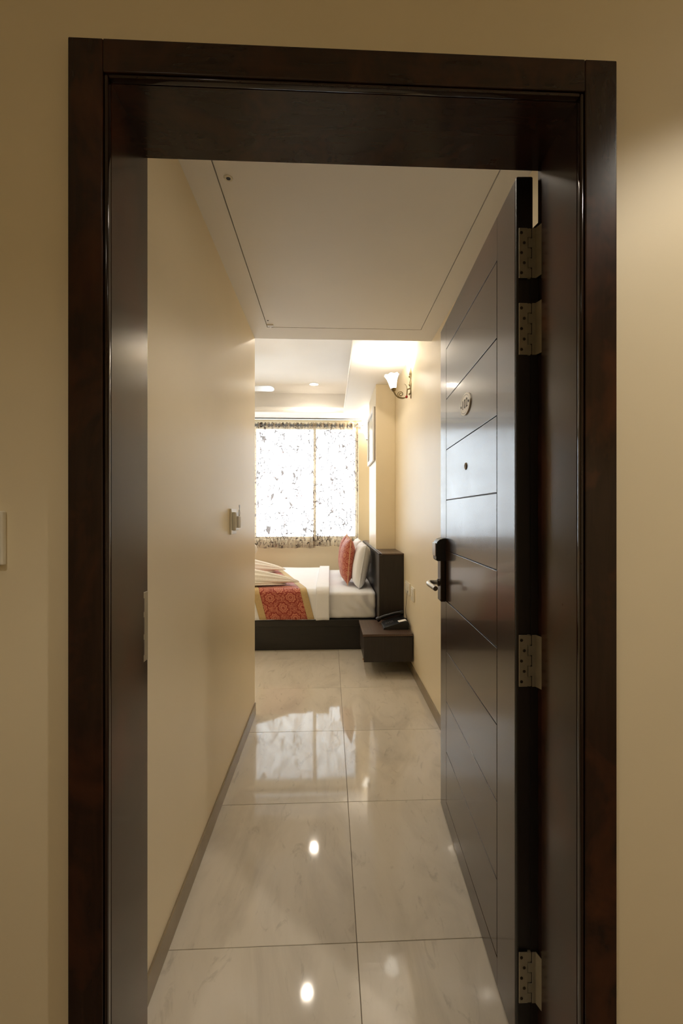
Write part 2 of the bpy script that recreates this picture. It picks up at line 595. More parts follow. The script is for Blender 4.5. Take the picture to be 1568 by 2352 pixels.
# bedroom ceiling: dropped border with a lip round a raised tray
TX0, TX1, TY0, TY1 = -2.35, 0.187, 3.20, 5.86
SZ, LZ, TZ = 2.58, 2.648, 2.90
bo = struct('ceiling_border', boxes(((TX1, ROOM_Y0, SZ), (XR, BACK_Y, LZ)), ((ROOM_XL, ROOM_Y0, SZ), (TX0, BACK_Y, LZ)),
                                    ((TX0, ROOM_Y0, SZ), (TX1, TY0, LZ)), ((TX0, TY1, SZ), (TX1, BACK_Y, LZ))), 'ceil',
            'dropped white ceiling border round the bedroom tray', 'ceiling')
obj('border_moulding', boxes(((TX1 - 0.012, TY0, SZ), (TX1, TY1, SZ + 0.03)), ((TX0, TY1 - 0.012, SZ), (TX1 - 0.012, TY1, SZ + 0.03)), bevel=0.002, seg=1), 'ceil', bo)
struct('ceiling_tray', boxes(((ROOM_XL, ROOM_Y0, TZ), (XR, BACK_Y, 2.95)), ((ROOM_XL, 6.15, LZ), (XR, BACK_Y, TZ)),
                             ((0.42, ROOM_Y0, LZ), (XR, 6.15, TZ)), ((ROOM_XL, ROOM_Y0, LZ), (ROOM_XL + 0.2, 6.15, TZ)),
                             ((ROOM_XL + 0.2, ROOM_Y0, LZ), (0.42, ROOM_Y0 + 0.1, TZ))), 'ceil',
       'raised white tray ceiling over the bed', 'ceiling')

# window: sliding aluminium frame, three panes
win = tag(empty('window_1', (WX0, 6.44, WZ0)), 'white framed window glowing with daylight behind the curtains', 'window', kind='structure')
ww, wh = WX1 - WX0, WZ1 - WZ0
obj('window_frame', boxes(((0, 0, 0), (0.04, 0.06, wh)), ((ww - 0.04, 0, 0), (ww, 0.06, wh)), ((0.04, 0, 0), (ww - 0.04, 0.06, 0.04)),
                          ((0.04, 0, wh - 0.04), (ww - 0.04, 0.06, wh)), bevel=0.003, seg=1), 'alu', win)
mul = [0.85, 1.69]
for m in mul:
    obj('mullion', box((m - 0.018, 0.005, 0.04), (m + 0.018, 0.05, wh - 0.04), 0.003, 1), 'alu', win)
for i in range(3):
    a = 0.04 if i == 0 else mul[i - 1] + 0.018
    b = ww - 0.04 if i == 2 else mul[i] - 0.018
    obj('window_pane', box((a, 0.028, 0.04), (b, 0.032, wh - 0.04)), 'glass', win)

# ------------------------------------------------------------------ door frame
JL, JR, JH = -0.407, 0.481, 2.082     # stop faces
RL, RR, RH = -0.4145, 0.4915, 2.090     # rebate faces
OL, OR, OH = -0.478, 0.552, 2.152     # outer edges of the casing
YS = 1.015                            # end of the stop
fr = tag(empty('trim_1', (0, YF, 0)), 'dark glossy brown wooden door frame in the corridor wall', 'door frame', kind='structure')


def fpoly(poly, z0, z1, mat='frame', bev=0.0035):
    me = prism(poly, z0, z1, 2, bev, 3)
    return me


def rel(me, d=(0, -YF, 0)):
    me.transform(Matrix.Translation(d)); return me


# jambs: casing face, bead, stop and rebate in one turned section
def jamb_section(sx, stop, reb, outer):
    b = stop - sx * 0.0075          # bead starts this far outside the stop face
    return dict(casing=[(outer, YF), (b - sx * 0.001, YF), (b - sx * 0.001, YF + 0.012), (outer, YW + 0.001)],
                bead=[(b, YF + 0.002), (stop, YF + 0.002), (stop, YF + 0.016), (b, YF + 0.016)],
                body=[(b - sx * 0.05, YF + 0.016), (stop, YF + 0.016), (stop, YS), (reb, YS), (reb, YB), (b - sx * 0.05, YB)])


for sx, st, rb, ou in ((1, JL, RL, OL), (-1, JR, RR, OR)):
    sec = jamb_section(sx, st, rb, ou)
    j = obj('jamb', rel(prism(sec['body'], 0, JH + 0.045, 2)), 'frame', fr)
    obj('casing', rel(prism(sec['casing'], 0, OH, 2, 0.0025, 3)), 'frame', fr, smooth=True)
    bd = obj('bead', rel(prism(sec['bead'], 0, JH + 0.007, 2, 0.0034, 4)), 'bead', fr, smooth='all')
h0 = jamb_section(1, -JH, -RH, -OH)
obj('head', rel(prism([(y, -x) for x, y in h0['body']], JL - 0.045, JR + 0.045, 0)), 'frame_h', fr)
obj('head_casing', rel(prism([(y, -x) for x, y in h0['casing']], JL - 0.0085, JR + 0.0085, 0, 0.0025, 3)), 'frame_h', fr, smooth=True)
obj('head_bead', rel(prism([(y, -x) for x, y in h0['bead']], JL, JR, 0, 0.0034, 4)), 'bead', fr, smooth='all')
# strike plate on the lock side rebate
sp = obj('strike_plate', rel(boxes(((RL, 1.0185, 0.95), (RL + 0.0022, 1.052, 1.105)), bevel=0.0006, seg=1)), 'dullsteel', fr)
for z0, z1 in ((0.966, 1.000), (1.012, 1.050), (1.062, 1.092)):
    obj('latch_slot', rel(boxes(((RL + 0.0018, 1.022, z0), (RL + 0.0026, 1.031, z1)))), 'ink', sp)

obj('gap_filler', rel(prism([(0.474, 0.0), (RR + 0.004, 0.0), (RR + 0.004, 1.972), (0.474, 1.950)], 1.0562, 1.0635, 1)), 'doordark', fr)  # dark filler added to close the bright slit beside the hinge edge

# ------------------------------------------------------------------ door leaf, standing open
DL, DH, DT = 0.921, 2.080, 0.038
door = tag(empty('door_1', (0.443, 1.065, 0.008), math.atan2(0.92, 0.045)),
           'open dark brown lacquered room door with the oval number plate', 'door', kind='structure')
D0 = DH - 0.008
obj('door_core', box((0.004, -DT, 0), (DL - 0.001, -0.0045, D0), 0.001, 1), 'doordark', door)
gU0, gU1, gw = 0.1435, 0.802, 0.0032
gz = [1.962 - 0.008 - 0.2086 * i for i in range(10)]
obj('hinge_stile', box((0.0085, -0.0046, 0), (gU0 - gw / 2, 0, D0), 0.0012, 2), 'door', door)
obj('lock_stile', box((gU1 + gw / 2, -0.0046, 0), (DL, 0, D0), 0.0012, 2), 'door', door)
obj('top_rail', box((gU0 - gw / 2, -0.0046, gz[0] + gw / 2), (gU1 + gw / 2, 0, D0), 0.0008, 1), 'door', door)
obj('bottom_rail', box((gU0 - gw / 2, -0.0046, 0), (gU1 + gw / 2, 0, gz[9] - gw / 2), 0.0008, 1), 'door', door)
pm = box((gU0 + gw / 2, -0.0046, gw / 2), (gU1 - gw / 2, 0, 0.2086 - gw / 2), 0.001, 2)
for i in range(9):
    obj('door_panel', pm, 'door', door).location = (0, 0, gz[i + 1])
obj('edge_lipping', box((-0.004, -DT - 0.001, 0), (0.0055, 0.0008, D0 + 0.001), 0.004, 3), 'doordark', door)
obj('back_skin', box((0.006, -DT - 0.004, 0), (DL, -DT, D0), 0.001, 1), 'door', door)

# number plate
PU, PZ = 0.477, 1.655 - 0.008
bm = bmesh.new()
def ell(a, b, y0, y1, n=48):
    A = [bm.verts.new((a * math.cos(2 * PI * i / n), y0, b * math.sin(2 * PI * i / n))) for i in range(n)]
    B = [bm.verts.new((a * math.cos(2 * PI * i / n), y1, b * math.sin(2 * PI * i / n))) for i in range(n)]
    bm.faces.new(A); bm.faces.new(B[::-1])
    for i in range(n):
        bm.faces.new((A[i], B[i], B[(i + 1) % n], A[(i + 1) % n]))
ell(0.065, 0.037, 0, 0.004)
npl = obj('number_plate', finish(bm), 'ivory', door, loc=(PU, 0, PZ))
tag(npl, 'oval ivory plate reading 102')
bm = bmesh.new()
n = 48
for a0, b0, a1, b1 in ((0.0585, 0.0310, 0.0572, 0.0298),):
    A = [bm.verts.new((a0 * math.cos(2 * PI * i / n), 0.0043, b0 * math.sin(2 * PI * i / n))) for i in range(n)]
    B = [bm.verts.new((a1 * math.cos(2 * PI * i / n), 0.0043, b1 * math.sin(2 * PI * i / n))) for i in range(n)]
    for i in range(n):
        bm.faces.new((A[i], A[(i + 1) % n], B[(i + 1) % n], B[i]))
obj('rim_line', finish(bm), 'ink', npl)
cu = bpy.data.curves.new('digits', 'FONT')
cu.body = '102'; cu.size = 0.046; cu.align_x = 'CENTER'; cu.align_y = 'CENTER'; cu.extrude = 0.0005; cu.space_character = 1.2; cu.offset = -0.0007
to = bpy.data.objects.new('digits_src', cu); COL.objects.link(to)
me = bpy.data.meshes.new_from_object(to.evaluated_get(bpy.context.evaluated_depsgraph_get()))
bpy.data.objects.remove(to)
me.transform(Matrix.Rotation(PI, 4, 'Z') @ Matrix.Rotation(PI / 2, 4, 'X'))
me.transform(Matrix.Translation((0, 0.0045, 0)))
me.materials.clear()
obj('plate_digits', me, 'ink', npl)
for s in (-1, 1):
    obj('plate_screw', lathe([(0.0045, 0), (0.0045, 0.0008), (0.003, 0.0016)], 12), 'ink', npl).matrix_local = \
        Matrix.Translation((s * 0.051, 0.004, 0.0)) @ Matrix.Rotation(-PI / 2, 4, 'X')
# peephole
ph = obj('peephole', lathe([(0.0125, 0), (0.0125, 0.002), (0.010, 0.0035), (0.008, 0.0035), (0.007, 0.001)], 20), 'bronze', door, smooth=True)
ph.matrix_local = Matrix.Translation((0.477, 0, 1.443 - 0.008)) @ Matrix.Rotation(-PI / 2, 4, 'X')
obj('peephole_lens', lathe([(0.0068, 0.0008), (0.005, 0.0022), (0.001, 0.0028)], 16), 'black', ph, smooth=True)

# lock with card reader and lever
LU = 0.842
lk = obj('lock_plate', box((LU - 0.033, 0, 0.905), (LU + 0.033, 0.022, 1.150), 0.004, 3), 'darkmetal', door, smooth=True)
tag(lk, 'brushed metal lock plate with card reader and lever')
prof = [(0.0, 1.075), (0.036, 1.075), (0.041, 1.082), (0.041, 1.140), (0.037, 1.155), (0.027, 1.165), (0.012, 1.170), (0.0, 1.170)]
obj('card_reader', prism(prof, LU - 0.037, LU + 0.037, 0, 0.0025, 2), 'black', lk, smooth=True)
obj('reader_cover', box((LU - 0.034, 0.0405, 1.095), (LU + 0.034, 0.0445, 1.150), 0.0015, 2), 'steel', lk, smooth=True)
lever = spline([(LU, 0.02, 0.982), (LU, 0.045, 0.982), (LU - 0.006, 0.064, 0.982), (LU - 0.03, 0.071, 0.981), (LU - 0.07, 0.066, 0.978), (LU - 0.115, 0.058, 0.974)], 8)
obj('lever_handle', tube(lever, 0.0098, 14), 'steel', lk, smooth=True)
ro = obj('lever_rose', lathe([(0.016, 0), (0.016, 0.006), (0.013, 0.009)], 20), 'darkmetal', lk, smooth=True)
ro.matrix_local = Matrix.Translation((LU, 0.0215, 0.982)) @ Matrix.Rotation(-PI / 2, 4, 'X')

# hinges: a leaf on the door edge, knuckles, a leaf on the frame rebate
def toothed(x0, x1, z0, z1, y0, y1, side, off):
    """plate in the xz plane whose one long edge has alternating knuckle tongues"""
    bm = bmesh.new()
    bm_box(bm, (x0, y0, z0), (x1, y1, z1), 0.0006, 1)
    n = 5
    h = (z1 - z0) / n
    for k in range(n):
        if k % 2 == off:
            a, b = (x1 - 0.001, x1 + 0.009) if side > 0 else (x0 - 0.009, x0 + 0.001)
            bm_box(bm, (a, y0, z0 + k * h + 0.0012), (b, y1, z0 + (k + 1) * h - 0.0012), 0.0005, 1)
    return finish(bm)


HZ = [(1.836, 1.954), (1.655, 1.777), (0.872, 0.994), (0.126, 0.246)]
dm = Matrix.Translation(door.location) @ Matrix.Rotation(door.rotation_euler.z, 4, 'Z')
for z0, z1 in HZ:
    # built in world axes on the hinge edge, which faces the corridor
    me = toothed(0.4455, 0.466, z0, z1, 1.0535, 1.0560, 1, 0)
    me.transform(dm.inverted())
    hg = obj('hinge', me, 'dullsteel', door)
    me = prism([(0.4845, 1.0525), (0.4905, 1.0345), (0.4912, 1.0365), (0.4865, 1.0545)], z0, z1, 2)
    me2 = toothed(0.4765, 0.4865, z0, z1, 1.0525, 1.0550, -1, 1)
    bm = bmesh.new(); bm.from_mesh(me); bm.from_mesh(me2)
    me = finish(bm); me.transform(dm.inverted())
    obj('frame_leaf', me, 'dullsteel', hg)
    me = tube([(0.4715, 1.0590, z0), (0.4715, 1.0590, z1)], 0.0040, 10)
    me.transform(dm.inverted())
    obj('hinge_pin', me, 'dullsteel', hg, smooth=True)
    for k in range(5):
        sm = lathe([(0.0036, 0.0), (0.0036, 0.0008), (0.002, 0.0014)], 12)
        sm.transform(dm.inverted() @ Matrix.Translation((0.4510 if k % 2 == 0 else 0.4575, 1.0536, z0 + (k + 0.5) * (z1 - z0) / 5)) @ Matrix.Rotation(PI / 2, 4, 'X'))
        obj('hinge_screw', sm, 'screw', hg)

# ------------------------------------------------------------------ bed
bed = tag(empty('bed', (-0.65, 5.10, 0)), 'low dark wenge bed base under the white mattress', 'bed')
BX0, BX1, BY0, BY1 = -1.72, 0.425, 4.235, 6.02
def brel(me): me.transform(Matrix.Translation((0.65, -5.10, 0))); return me
obj('platform', brel(box((BX0, BY0, 0.235), (BX1, BY1, 0.292), 0.003, 2)), 'lam_h', bed)
obj('plinth', brel(box((BX0 + 0.06, BY0 + 0.055, 0), (BX1, BY1 - 0.05, 0.235), 0.002, 1)), 'lam_h', bed)

hb = tag(empty('headboard', (0.45, 4.03, 0)), 'dark wenge headboard with a boxed ledge beside the wall', 'headboard')
def hrel(me): me.transform(Matrix.Translation((-0.45, -4.03, 0))); return me
obj('headboard_box', hrel(box((0.440, 4.03, 0.0), (XR - 0.001, JUT_Y - 0.001, 0.912), 0.002, 1)), 'lam', hb)
obj('headboard_panel', hrel(box((0.437, 4.04, 0.293), (0.462, 6.03, 0.925), 0.003, 2)), 'lam', hb)
obj('headboard_box', hrel(box((0.440, JUT_Y1 + 0.001, 0.0), (XR - 0.001, 6.03, 0.912), 0.002, 1)), 'lam', hb)
obj('ledge_top', hrel(box((0.4625, JUT_Y1 + 0.001, 0.912), (XR - 0.001, 6.034, 0.927), 0.0015, 1)), 'lam_y', hb)
obj('ledge_top', hrel(box((0.4625, 4.026, 0.912), (XR - 0.001, JUT_Y - 0.001, 0.927), 0.0015, 1)), 'lam_y', hb)


# bedding cross-section (y,z) running from the far side over the top to the near side
def section(y0, y1, z0, zt, r):
    pts = []
    pts.append((y1, z0, 0))
    def arc(cy, cz, a0, a1, n=8):
        for i in range(n + 1):
            a = a0 + (a1 - a0) * i / n
            pts.append((cy + r * math.cos(a), cz + r * math.sin(a), 0))
    for k in range(1, 5): pts.append((y1, z0 + (zt - r - z0) * k / 5, 0))
    arc(y1 - r, zt - r, 0, PI / 2)
    n = 26
    for k in range(1, n): pts.append((y1 - r + (y0 + r - y1 + r) * k / n, zt, 0))
    arc(y0 + r, zt - r, PI / 2, PI)
    for k in range(1, 9): pts.append((y0, zt - r + (z0 - zt + r) * k / 8, 0))
    L = [0.0]
    for a, b in zip(pts, pts[1:]):
        L.append(L[-1] + math.hypot(a[0] - b[0], a[1] - b[1]))
    return [(p[0], p[1]) for p in pts], L


def drape(name, mat, x0, x1, y0, y1, z0, zt, r, nx, wob=0.004, skew=0.0, thick=0.006, label=None, parent=None, uvs=1.0, seed=0, sag=0.0, crumple=0.0):
    pts, L = section(y0, y1, z0, zt, r)
    tot = L[-1]
    n = len(pts) - 1
    def f(u, v):
        j = round(v * n)
        y, z = pts[j]
        x = x0 + (x1 - x0) * u + skew * (L[j] - tot)
        q = noise.noise(Vector((x * 3.1 + seed, y * 2.6, z * 5)))
        q2 = noise.noise(Vector((x * 9 + seed, y * 5, z * 16 + x * 8)))
        top = 1.0 if z > zt - 0.02 else 0.0
        d = wob * q + crumple * q2
        if top:
            z += d + sag * math.sin(PI * min(1, max(0, (y - y0) / (y1 - y0))))
        else:
            sgn = -1 if y < (y0 + y1) / 2 else 1
            y += sgn * (abs(d) + 0.010 * (zt - z) / (zt - z0) * (0.5 + 0.5 * math.sin(x * 9 + seed)))
            if j == 0 or j == n:
                z += 0.004 * q2
        return (x, y, z)
    me = grid_mesh(nx, n, f, lambda u, v: ((x1 - x0) * u * uvs, L[round(v * n)] * uvs), thick)
    # keep outer side up
    bm = bmesh.new(); bm.from_mesh(me); bmesh.ops.recalc_face_normals(bm, faces=bm.faces); bm.to_mesh(me); bm.free()
    return obj(name, me, mat, parent, smooth='all')


def bulge_box(lo, hi, r, nx, ny, nz, disp):
    """rounded soft block"""
    bm = bmesh.new()
    bmesh.ops.create_cube(bm, size=2.0)
    bmesh.ops.subdivide_edges(bm, edges=list(bm.edges), cuts=nx, use_grid_fill=True)
    c = [(lo[i] + hi[i]) / 2 for i in range(3)]; hs = [(hi[i] - lo[i]) / 2 for i in range(3)]
    for v in bm.verts:
        p = Vector([v.co[i] * hs[i] for i in range(3)])
        q = Vector([max(-(hs[i] - r), min(hs[i] - r, p[i])) for i in range(3)])
        d = p - q
        if d.length > 1e-6:
            p = q + d.normalized() * r
        v.co = Vector(c) + p
        v.co += disp(v.co.copy())
    return finish(bm)


def wrinkle(p):
    n1 = noise.noise(Vector((p.x * 5 + 3, p.y * 5, p.z * 5)))
    d = Vector((0, 0, 0.005 * n1 if p.z > 0.4 else 0))
    if p.y < 4.32:                                    # slack folds running down the near side
        ph = (p.x * 1.0 + p.z * 0.75) * 26 + 2.2 * noise.noise(Vector((p.x * 4, 0, p.z * 6)))
        amp = 0.020 * max(0, 0.45 + noise.noise(Vector((p.x * 3.2, 5, p.z * 3.2))))
        d.y -= amp * (math.sin(ph) ** 2) * 1.2 + 0.006 * n1 - 0.012
    return d


mt = obj('mattress', bulge_box((BX0 + 0.02, 4.256, 0.293), (0.434, 5.985, 0.545), 0.03, 76, 0, 0, wrinkle), 'sheet', smooth='all')
tag(mt, 'thick mattress in a wrinkled white fitted sheet on the bed base', 'mattress')
dv = drape('duvet', 'duvet', BX0, -0.012, 4.243, 6.005, 0.298, 0.572, 0.05, 60, 0.006, thick=0.008, seed=3)
tag(dv, 'smooth white duvet tucked over the foot two thirds of the bed', 'duvet')
fo = drape('duvet_fold', 'duvet', -0.128, -0.004, 4.232, 6.018, 0.296, 0.588, 0.055, 10, 0.003, thick=0.010, seed=9, parent=dv)

# runner lying askew across the duvet, red damask with beige borders
rp, rL = section(4.228, 6.022, 0.303, 0.583, 0.05)
SK = 0.262
rn = drape('bed_runner', 'runner', -0.583, -0.203, 4.228, 6.022, 0.303, 0.583, 0.05, 26, 0.003, skew=SK, thick=0.004, seed=5)
tag(rn, 'red damask bed runner with beige edges lying askew on the duvet', 'bed runner')
for a, b in ((-0.646, -0.582), (-0.204, -0.142)):
    drape('runner_border', 'border', a, b, 4.228, 6.022, 0.303, 0.583, 0.05, 6, 0.003, skew=SK, thick=0.005, seed=5, parent=rn)


# towels folded into swans
def swan(x, y, s, label, tipx):
    e = tag(empty('towel_swan', (x, y, 0.600)), label, 'towel', 'folded towels on the bed')
    def wing(y0, tip, h, w, ph, z0=0.0):
        def f(u, v):
            # u from the root to the tip, v across the folded fan
            k = (1 - u) ** 0.75
            a = PI * v
            rip = 1 + 0.10 * math.sin(v * 34 + ph) * (0.35 + 0.65 * u) + 0.05 * math.sin(v * 15 + ph * 2)
            yy = -math.cos(a) * (w * k + 0.012) * rip
            zz = math.sin(a) ** 0.8 * (h * k + 0.010) * rip
            xx = (tip) * u + 0.02 * math.sin(v * 11 + ph) * u
            return (xx, y0 + yy + 0.05 * u * math.sin(ph), z0 + zz)
        return grid_mesh(40, 56, f, None, 0.006)
    obj('wing', wing(0.055 * s, tipx * 0.82, 0.100 * s, 0.10 * s, 1.3, 0.020), 'towel', e, smooth='all')
    obj('wing', wing(-0.03 * s, tipx, 0.126 * s, 0.085 * s, 0.2, 0.018), 'towel', e, smooth='all')
    obj('wing', wing(-0.085 * s, tipx * 0.72, 0.042 * s, 0.055 * s, 2.4, 0.004), 'towel', e, smooth='all')
    body = bulge_box((-0.26 * s, -0.12 * s, 0.002), (0.06 * s, 0.12 * s, 0.15 * s), 0.07 * s, 12, 0, 0,
                     lambda p: Vector((0, 0.006 * math.sin(p.x * 60), 0.006 * math.sin(p.x * 45 + p.y * 30))))
    obj('body', body, 'towel', e, smooth='all')
    neck = spline([(-0.20 * s, 0, 0.10 * s), (-0.26 * s, 0, 0.20 * s), (-0.22 * s, 0, 0.29 * s), (-0.09 * s, 0, 0.30 * s),
                   (0.010 * s, 0, 0.345 * s), (-0.005 * s, 0, 0.405 * s), (-0.11 * s, 0, 0.43 * s), (-0.19 * s, 0, 0.40 * s)], 8)
    obj('neck', tube(neck, [0.045 * s * (1 - 0.5 * i / len(neck)) for i in range(len(neck))], 12), 'towel', e, smooth='all')
    return e


swan(-0.745, 4.445, 0.92, 'cream towel folded into a swan, nearest the edge of the bed', 0.43)
swan(-0.96, 5.42, 1.0, 'cream towel folded into a swan, on the window side of the bed', 0.42)


# pillows and cushions
def pillow_mesh(w, h, d, puff=0.55, seed=0, wr=0.006):
    """soft square pad in the yz plane, thickness along x"""
    def side(sg):
        def f(u, v):
            a, b = 2 * u - 1, 2 * v - 1
            e = (max(0, 1 - abs(a) ** 2.6) * max(0, 1 - abs(b) ** 2.6)) ** puff
            pin = 1 - 0.10 * (1 - abs(b) ** 2) * abs(a) ** 3
            pin2 = 1 - 0.10 * (1 - abs(a) ** 2) * abs(b) ** 3
            q = noise.noise(Vector((a * 2.2 + seed, b * 2.2, sg * 3)))
            return (sg * (d / 2 * e + wr * q * e), a * w / 2 * pin, b * h / 2 * pin2)
        return f
    bm = bmesh.new()
    uvl = bm.loops.layers.uv.new('UVMap')
    N = 26
    for sg in (1, -1):
        f = side(sg)
        V = [[bm.verts.new(f(i / N, j / N)) for j in range(N + 1)] for i in range(N + 1)]
        for i in range(N):
            for j in range(N):
                q = [(i, j), (i + 1, j), (i + 1, j + 1), (i, j + 1)]
                if sg < 0: q = q[::-1]
                fc = bm.faces.new([V[a][b] for a, b in q])
                for l, (a, b) in zip(fc.loops, q):
                    l[uvl].uv = (a / N * w, b / N * h)
    bmesh.ops.remove_doubles(bm, verts=bm.verts, dist=0.0004)
    me = bpy.data.meshes.new('pillow')
    bm.to_mesh(me); bm.free()
    return me


def pad_outline(w, h, off=0.0):
    pts = []
    N = 20
    def p(a, b):
        return (0, a * w / 2 * (1 - 0.10 * (1 - abs(b) ** 2) * abs(a) ** 3), b * h / 2 * (1 - 0.10 * (1 - abs(a) ** 2) * abs(b) ** 3))
    for i in range(N): pts.append(p(-1 + 2 * i / N, -1))
    for i in range(N): pts.append(p(1, -1 + 2 * i / N))
    for i in range(N): pts.append(p(1 - 2 * i / N, 1))
    for i in range(N): pts.append(p(-1, 1 - 2 * i / N))
    pts.append(pts[0])
    return pts


def place(o, loc, ry=0.0, rz=0.0, rx=0.0):
    o.matrix_world = Matrix.Translation(loc) @ Matrix.Rotation(rz, 4, 'Z') @ Matrix.Rotation(ry, 4, 'Y') @ Matrix.Rotation(rx, 4, 'X')


for (loc, rz, lab) in (((0.184, 4.80, 0.797), 0.06, 'red damask cushion with pale piping standing in front of the near white pillow'),
                       ((0.184, 5.47, 0.797), -0.06, 'red damask cushion on the window side, hidden behind the near one')):
    c = tag(empty('red_cushion', (0, 0, 0)), lab, 'cushion', 'red cushions on the bed')
    obj('cover', pillow_mesh(0.46, 0.475, 0.155, 0.62, 2), 'cushion', c, smooth='all')
    obj('piping', tube(pad_outline(0.46, 0.475), 0.0045, 6), 'piping', c, smooth='all')
    place(c, loc, 0.08, rz)
for (loc, ry, rz, lab, s) in (((0.318, 4.70, 0.764), 0.17, 0.0, 'white pillow leaning on the headboard at the near side', 3),
                              ((0.318, 5.46, 0.764), 0.17, -0.0, 'white pillow leaning on the headboard at the window side', 7)):
    c = tag(empty('white_pillow', (0, 0, 0)), lab, 'pillow', 'white pillows on the bed')
    obj('pillow_case', pillow_mesh(0.60, 0.43, 0.165, 0.34, s, 0.010), 'pillow', c, smooth='all')
    obj('case_seam', tube(pad_outline(0.605, 0.435), 0.003, 6), 'sheet', c, smooth='all')
    place(c, loc, ry, rz)

# ------------------------------------------------------------------ bedside table, telephone, sockets
ns = tag(empty('bedside_table', (0.46, 3.78, 0.0)), 'dark wenge bedside table against the right wall, telephone on top', 'bedside table')
def nrel(me): me.transform(Matrix.Translation((-0.46, -3.78, 0))); return me
obj('table_body', nrel(box((0.268, 3.562, 0.120), (0.651, 4.024, 0.318), 0.002, 1)), 'lam', ns)
obj('drawer_front', nrel(box((0.266, 3.548, 0.118), (0.652, 3.5615, 0.316), 0.002, 1)), 'lam', ns)
obj('table_top', nrel(box((0.258, 3.545, 0.318), (0.652, 4.024, 0.338), 0.002, 1)), 'lam_y', ns)
for x in (0.305, 0.625):
    obj('foot', nrel(tube([(x, 3.985, 0.0), (x, 3.985, 0.008), (x, 3.985, 0.02), (x, 3.985, 0.119)], [0.017, 0.017, 0.010, 0.010], 12)), 'brassfoot', ns, smooth=True)

tel = tag(empty('telephone', (0.54, 3.78, 0.338)), 'black desk telephone with a white card on the bedside table', 'telephone')
base_p = [(-0.105, 0.0), (0.100, 0.0), (0.100, 0.055), (0.088, 0.066), (0.05, 0.062), (-0.10, 0.018)]
tb = obj('phone_base', prism(base_p, -0.105, 0.085, 1, 0.004, 2), 'black', tel, smooth=True)
hs_pts = spline([(-0.135, 0.115, 0.028), (-0.10, 0.115, 0.048), (-0.03, 0.112, 0.072), (0.05, 0.110, 0.092), (0.095, 0.108, 0.090)], 6)
hsr = [0.022 if (i < 5 or i > len(hs_pts) - 6) else 0.0145 for i in range(len(hs_pts))]
obj('handset', tube(hs_pts, hsr, 12), 'black', tel, smooth=True)
obj('cradle', prism([(-0.09, 0.0), (0.09, 0.0), (0.09, 0.064), (0.05, 0.060), (-0.09, 0.014)], 0.083, 0.135, 1, 0.004, 2), 'black', tel, smooth=True)
sl = math.atan2(0.044, 0.15)
kp = obj('keypad', boxes(*[((-0.020 + i * 0.017, -0.012 + j * 0.022, 0.0), (-0.007 + i * 0.017, 0.002 + j * 0.022, 0.004)) for i in range(4) for j in range(3)], bevel=0.001, seg=1), 'ink', tel)
kp.location = (-0.055, -0.025, 0.0325); kp.rotation_euler = (0, -sl, 0)
cd = obj('number_card', box((-0.032, -0.042, 0), (0.032, 0.020, 0.0014)), 'paper', tel)
cd.location = (0.052, -0.058, 0.064); cd.rotation_euler = (-0.05, -0.20, 0.05)
coil = []
for i in range(130):
    u = i / 129
    a = u * 2 * PI * 17
    cx = 0.095 - 0.03 * math.sin(u * PI); cyy = 0.10 - 0.19 * u; cz = 0.025 + 0.035 * math.sin(u * PI)
    coil.append((0.112 - 0.008 * math.sin(u * PI) + 0.006 * math.cos(a) - 0.007, cyy, max(0.009, cz + 0.006 * math.sin(a))))
obj('coil_cord', tube([(max(-0.2, min(0.108, p[0])), p[1], p[2]) for p in coil], 0.0022, 6), 'black', tel, smooth='all')


def socket(loc, wy, hz, label, sw):
    e = tag(empty('wall_socket', loc), label, 'socket', 'sockets beside the bed')
    obj('plate', box((-0.010, -wy / 2, -hz / 2), (0, wy / 2, hz / 2), 0.003, 2), 'trimwhite', e, smooth=True)
    obj('inner_plate', box((-0.0135, -wy / 2 + 0.012, -hz / 2 + 0.012), (-0.009, wy / 2 - 0.012, hz / 2 - 0.012), 0.002, 1), 'trimwhite', e)
    for k in range(sw):
        y = (k - (sw - 1) / 2) * 0.032
        obj('rocker', box((-0.0165, y - 0.011, -0.020), (-0.013, y + 0.011, 0.020), 0.0015, 1), 'trimwhite', e)
    return e


socket((XR, 3.805, 0.655), 0.215, 0.100, 'wide cream socket plate on the right wall above the telephone', 4)
socket((XR, 3.565, 0.645), 0.120, 0.110, 'narrow cream socket plate on the right wall, nearer the door', 2)
cab = obj('telephone_cable', tube(spline([(0.644, 3.742, 0.642), (0.640, 3.745, 0.615), (0.641, 3.79, 0.545), (0.643, 3.83, 0.470), (0.646, 3.845, 0.432), (0.6465, 3.81, 0.404), (0.6475, 3.80, 0.390)], 8), 0.0017, 8), 'ink', smooth='all')
tag(cab, 'thin dark cable hanging from the socket to the telephone', 'cable')

# key card switch with a hanging key on the passage wall
kc = tag(empty('key_card_switch', (XL, 2.262, 1.242)), 'cream key card switch with a white tag on the left passage wall', 'switch')
obj('back_plate', box((0, -0.062, -0.062), (0.008, 0.062, 0.062), 0.002, 2), 'trimwhite', kc, smooth=True)
obj('card_slot', box((0.008, -0.040, -0.044), (0.024, 0.040, 0.046), 0.003, 2), 'trimwhite', kc, smooth=True)
obj('key_tag', box((0.0245, -0.006, -0.032), (0.034, 0.036, 0.026), 0.003, 2), 'paper', kc, smooth=True)
obj('key_ring', tube([(0.030, 0.015 + 0.014 * math.cos(a), 0.042 + 0.017 * math.sin(a)) for a in [2 * PI * i / 20 for i in range(21)]], 0.0016, 6), 'steel', kc, smooth='all')
obj('key', boxes(((0.0285, 0.018, 0.050), (0.031, 0.026, 0.078)), ((0.0285, 0.014, 0.068), (0.031, 0.032, 0.082)), bevel=0.0006, seg=1), 'steel', kc)

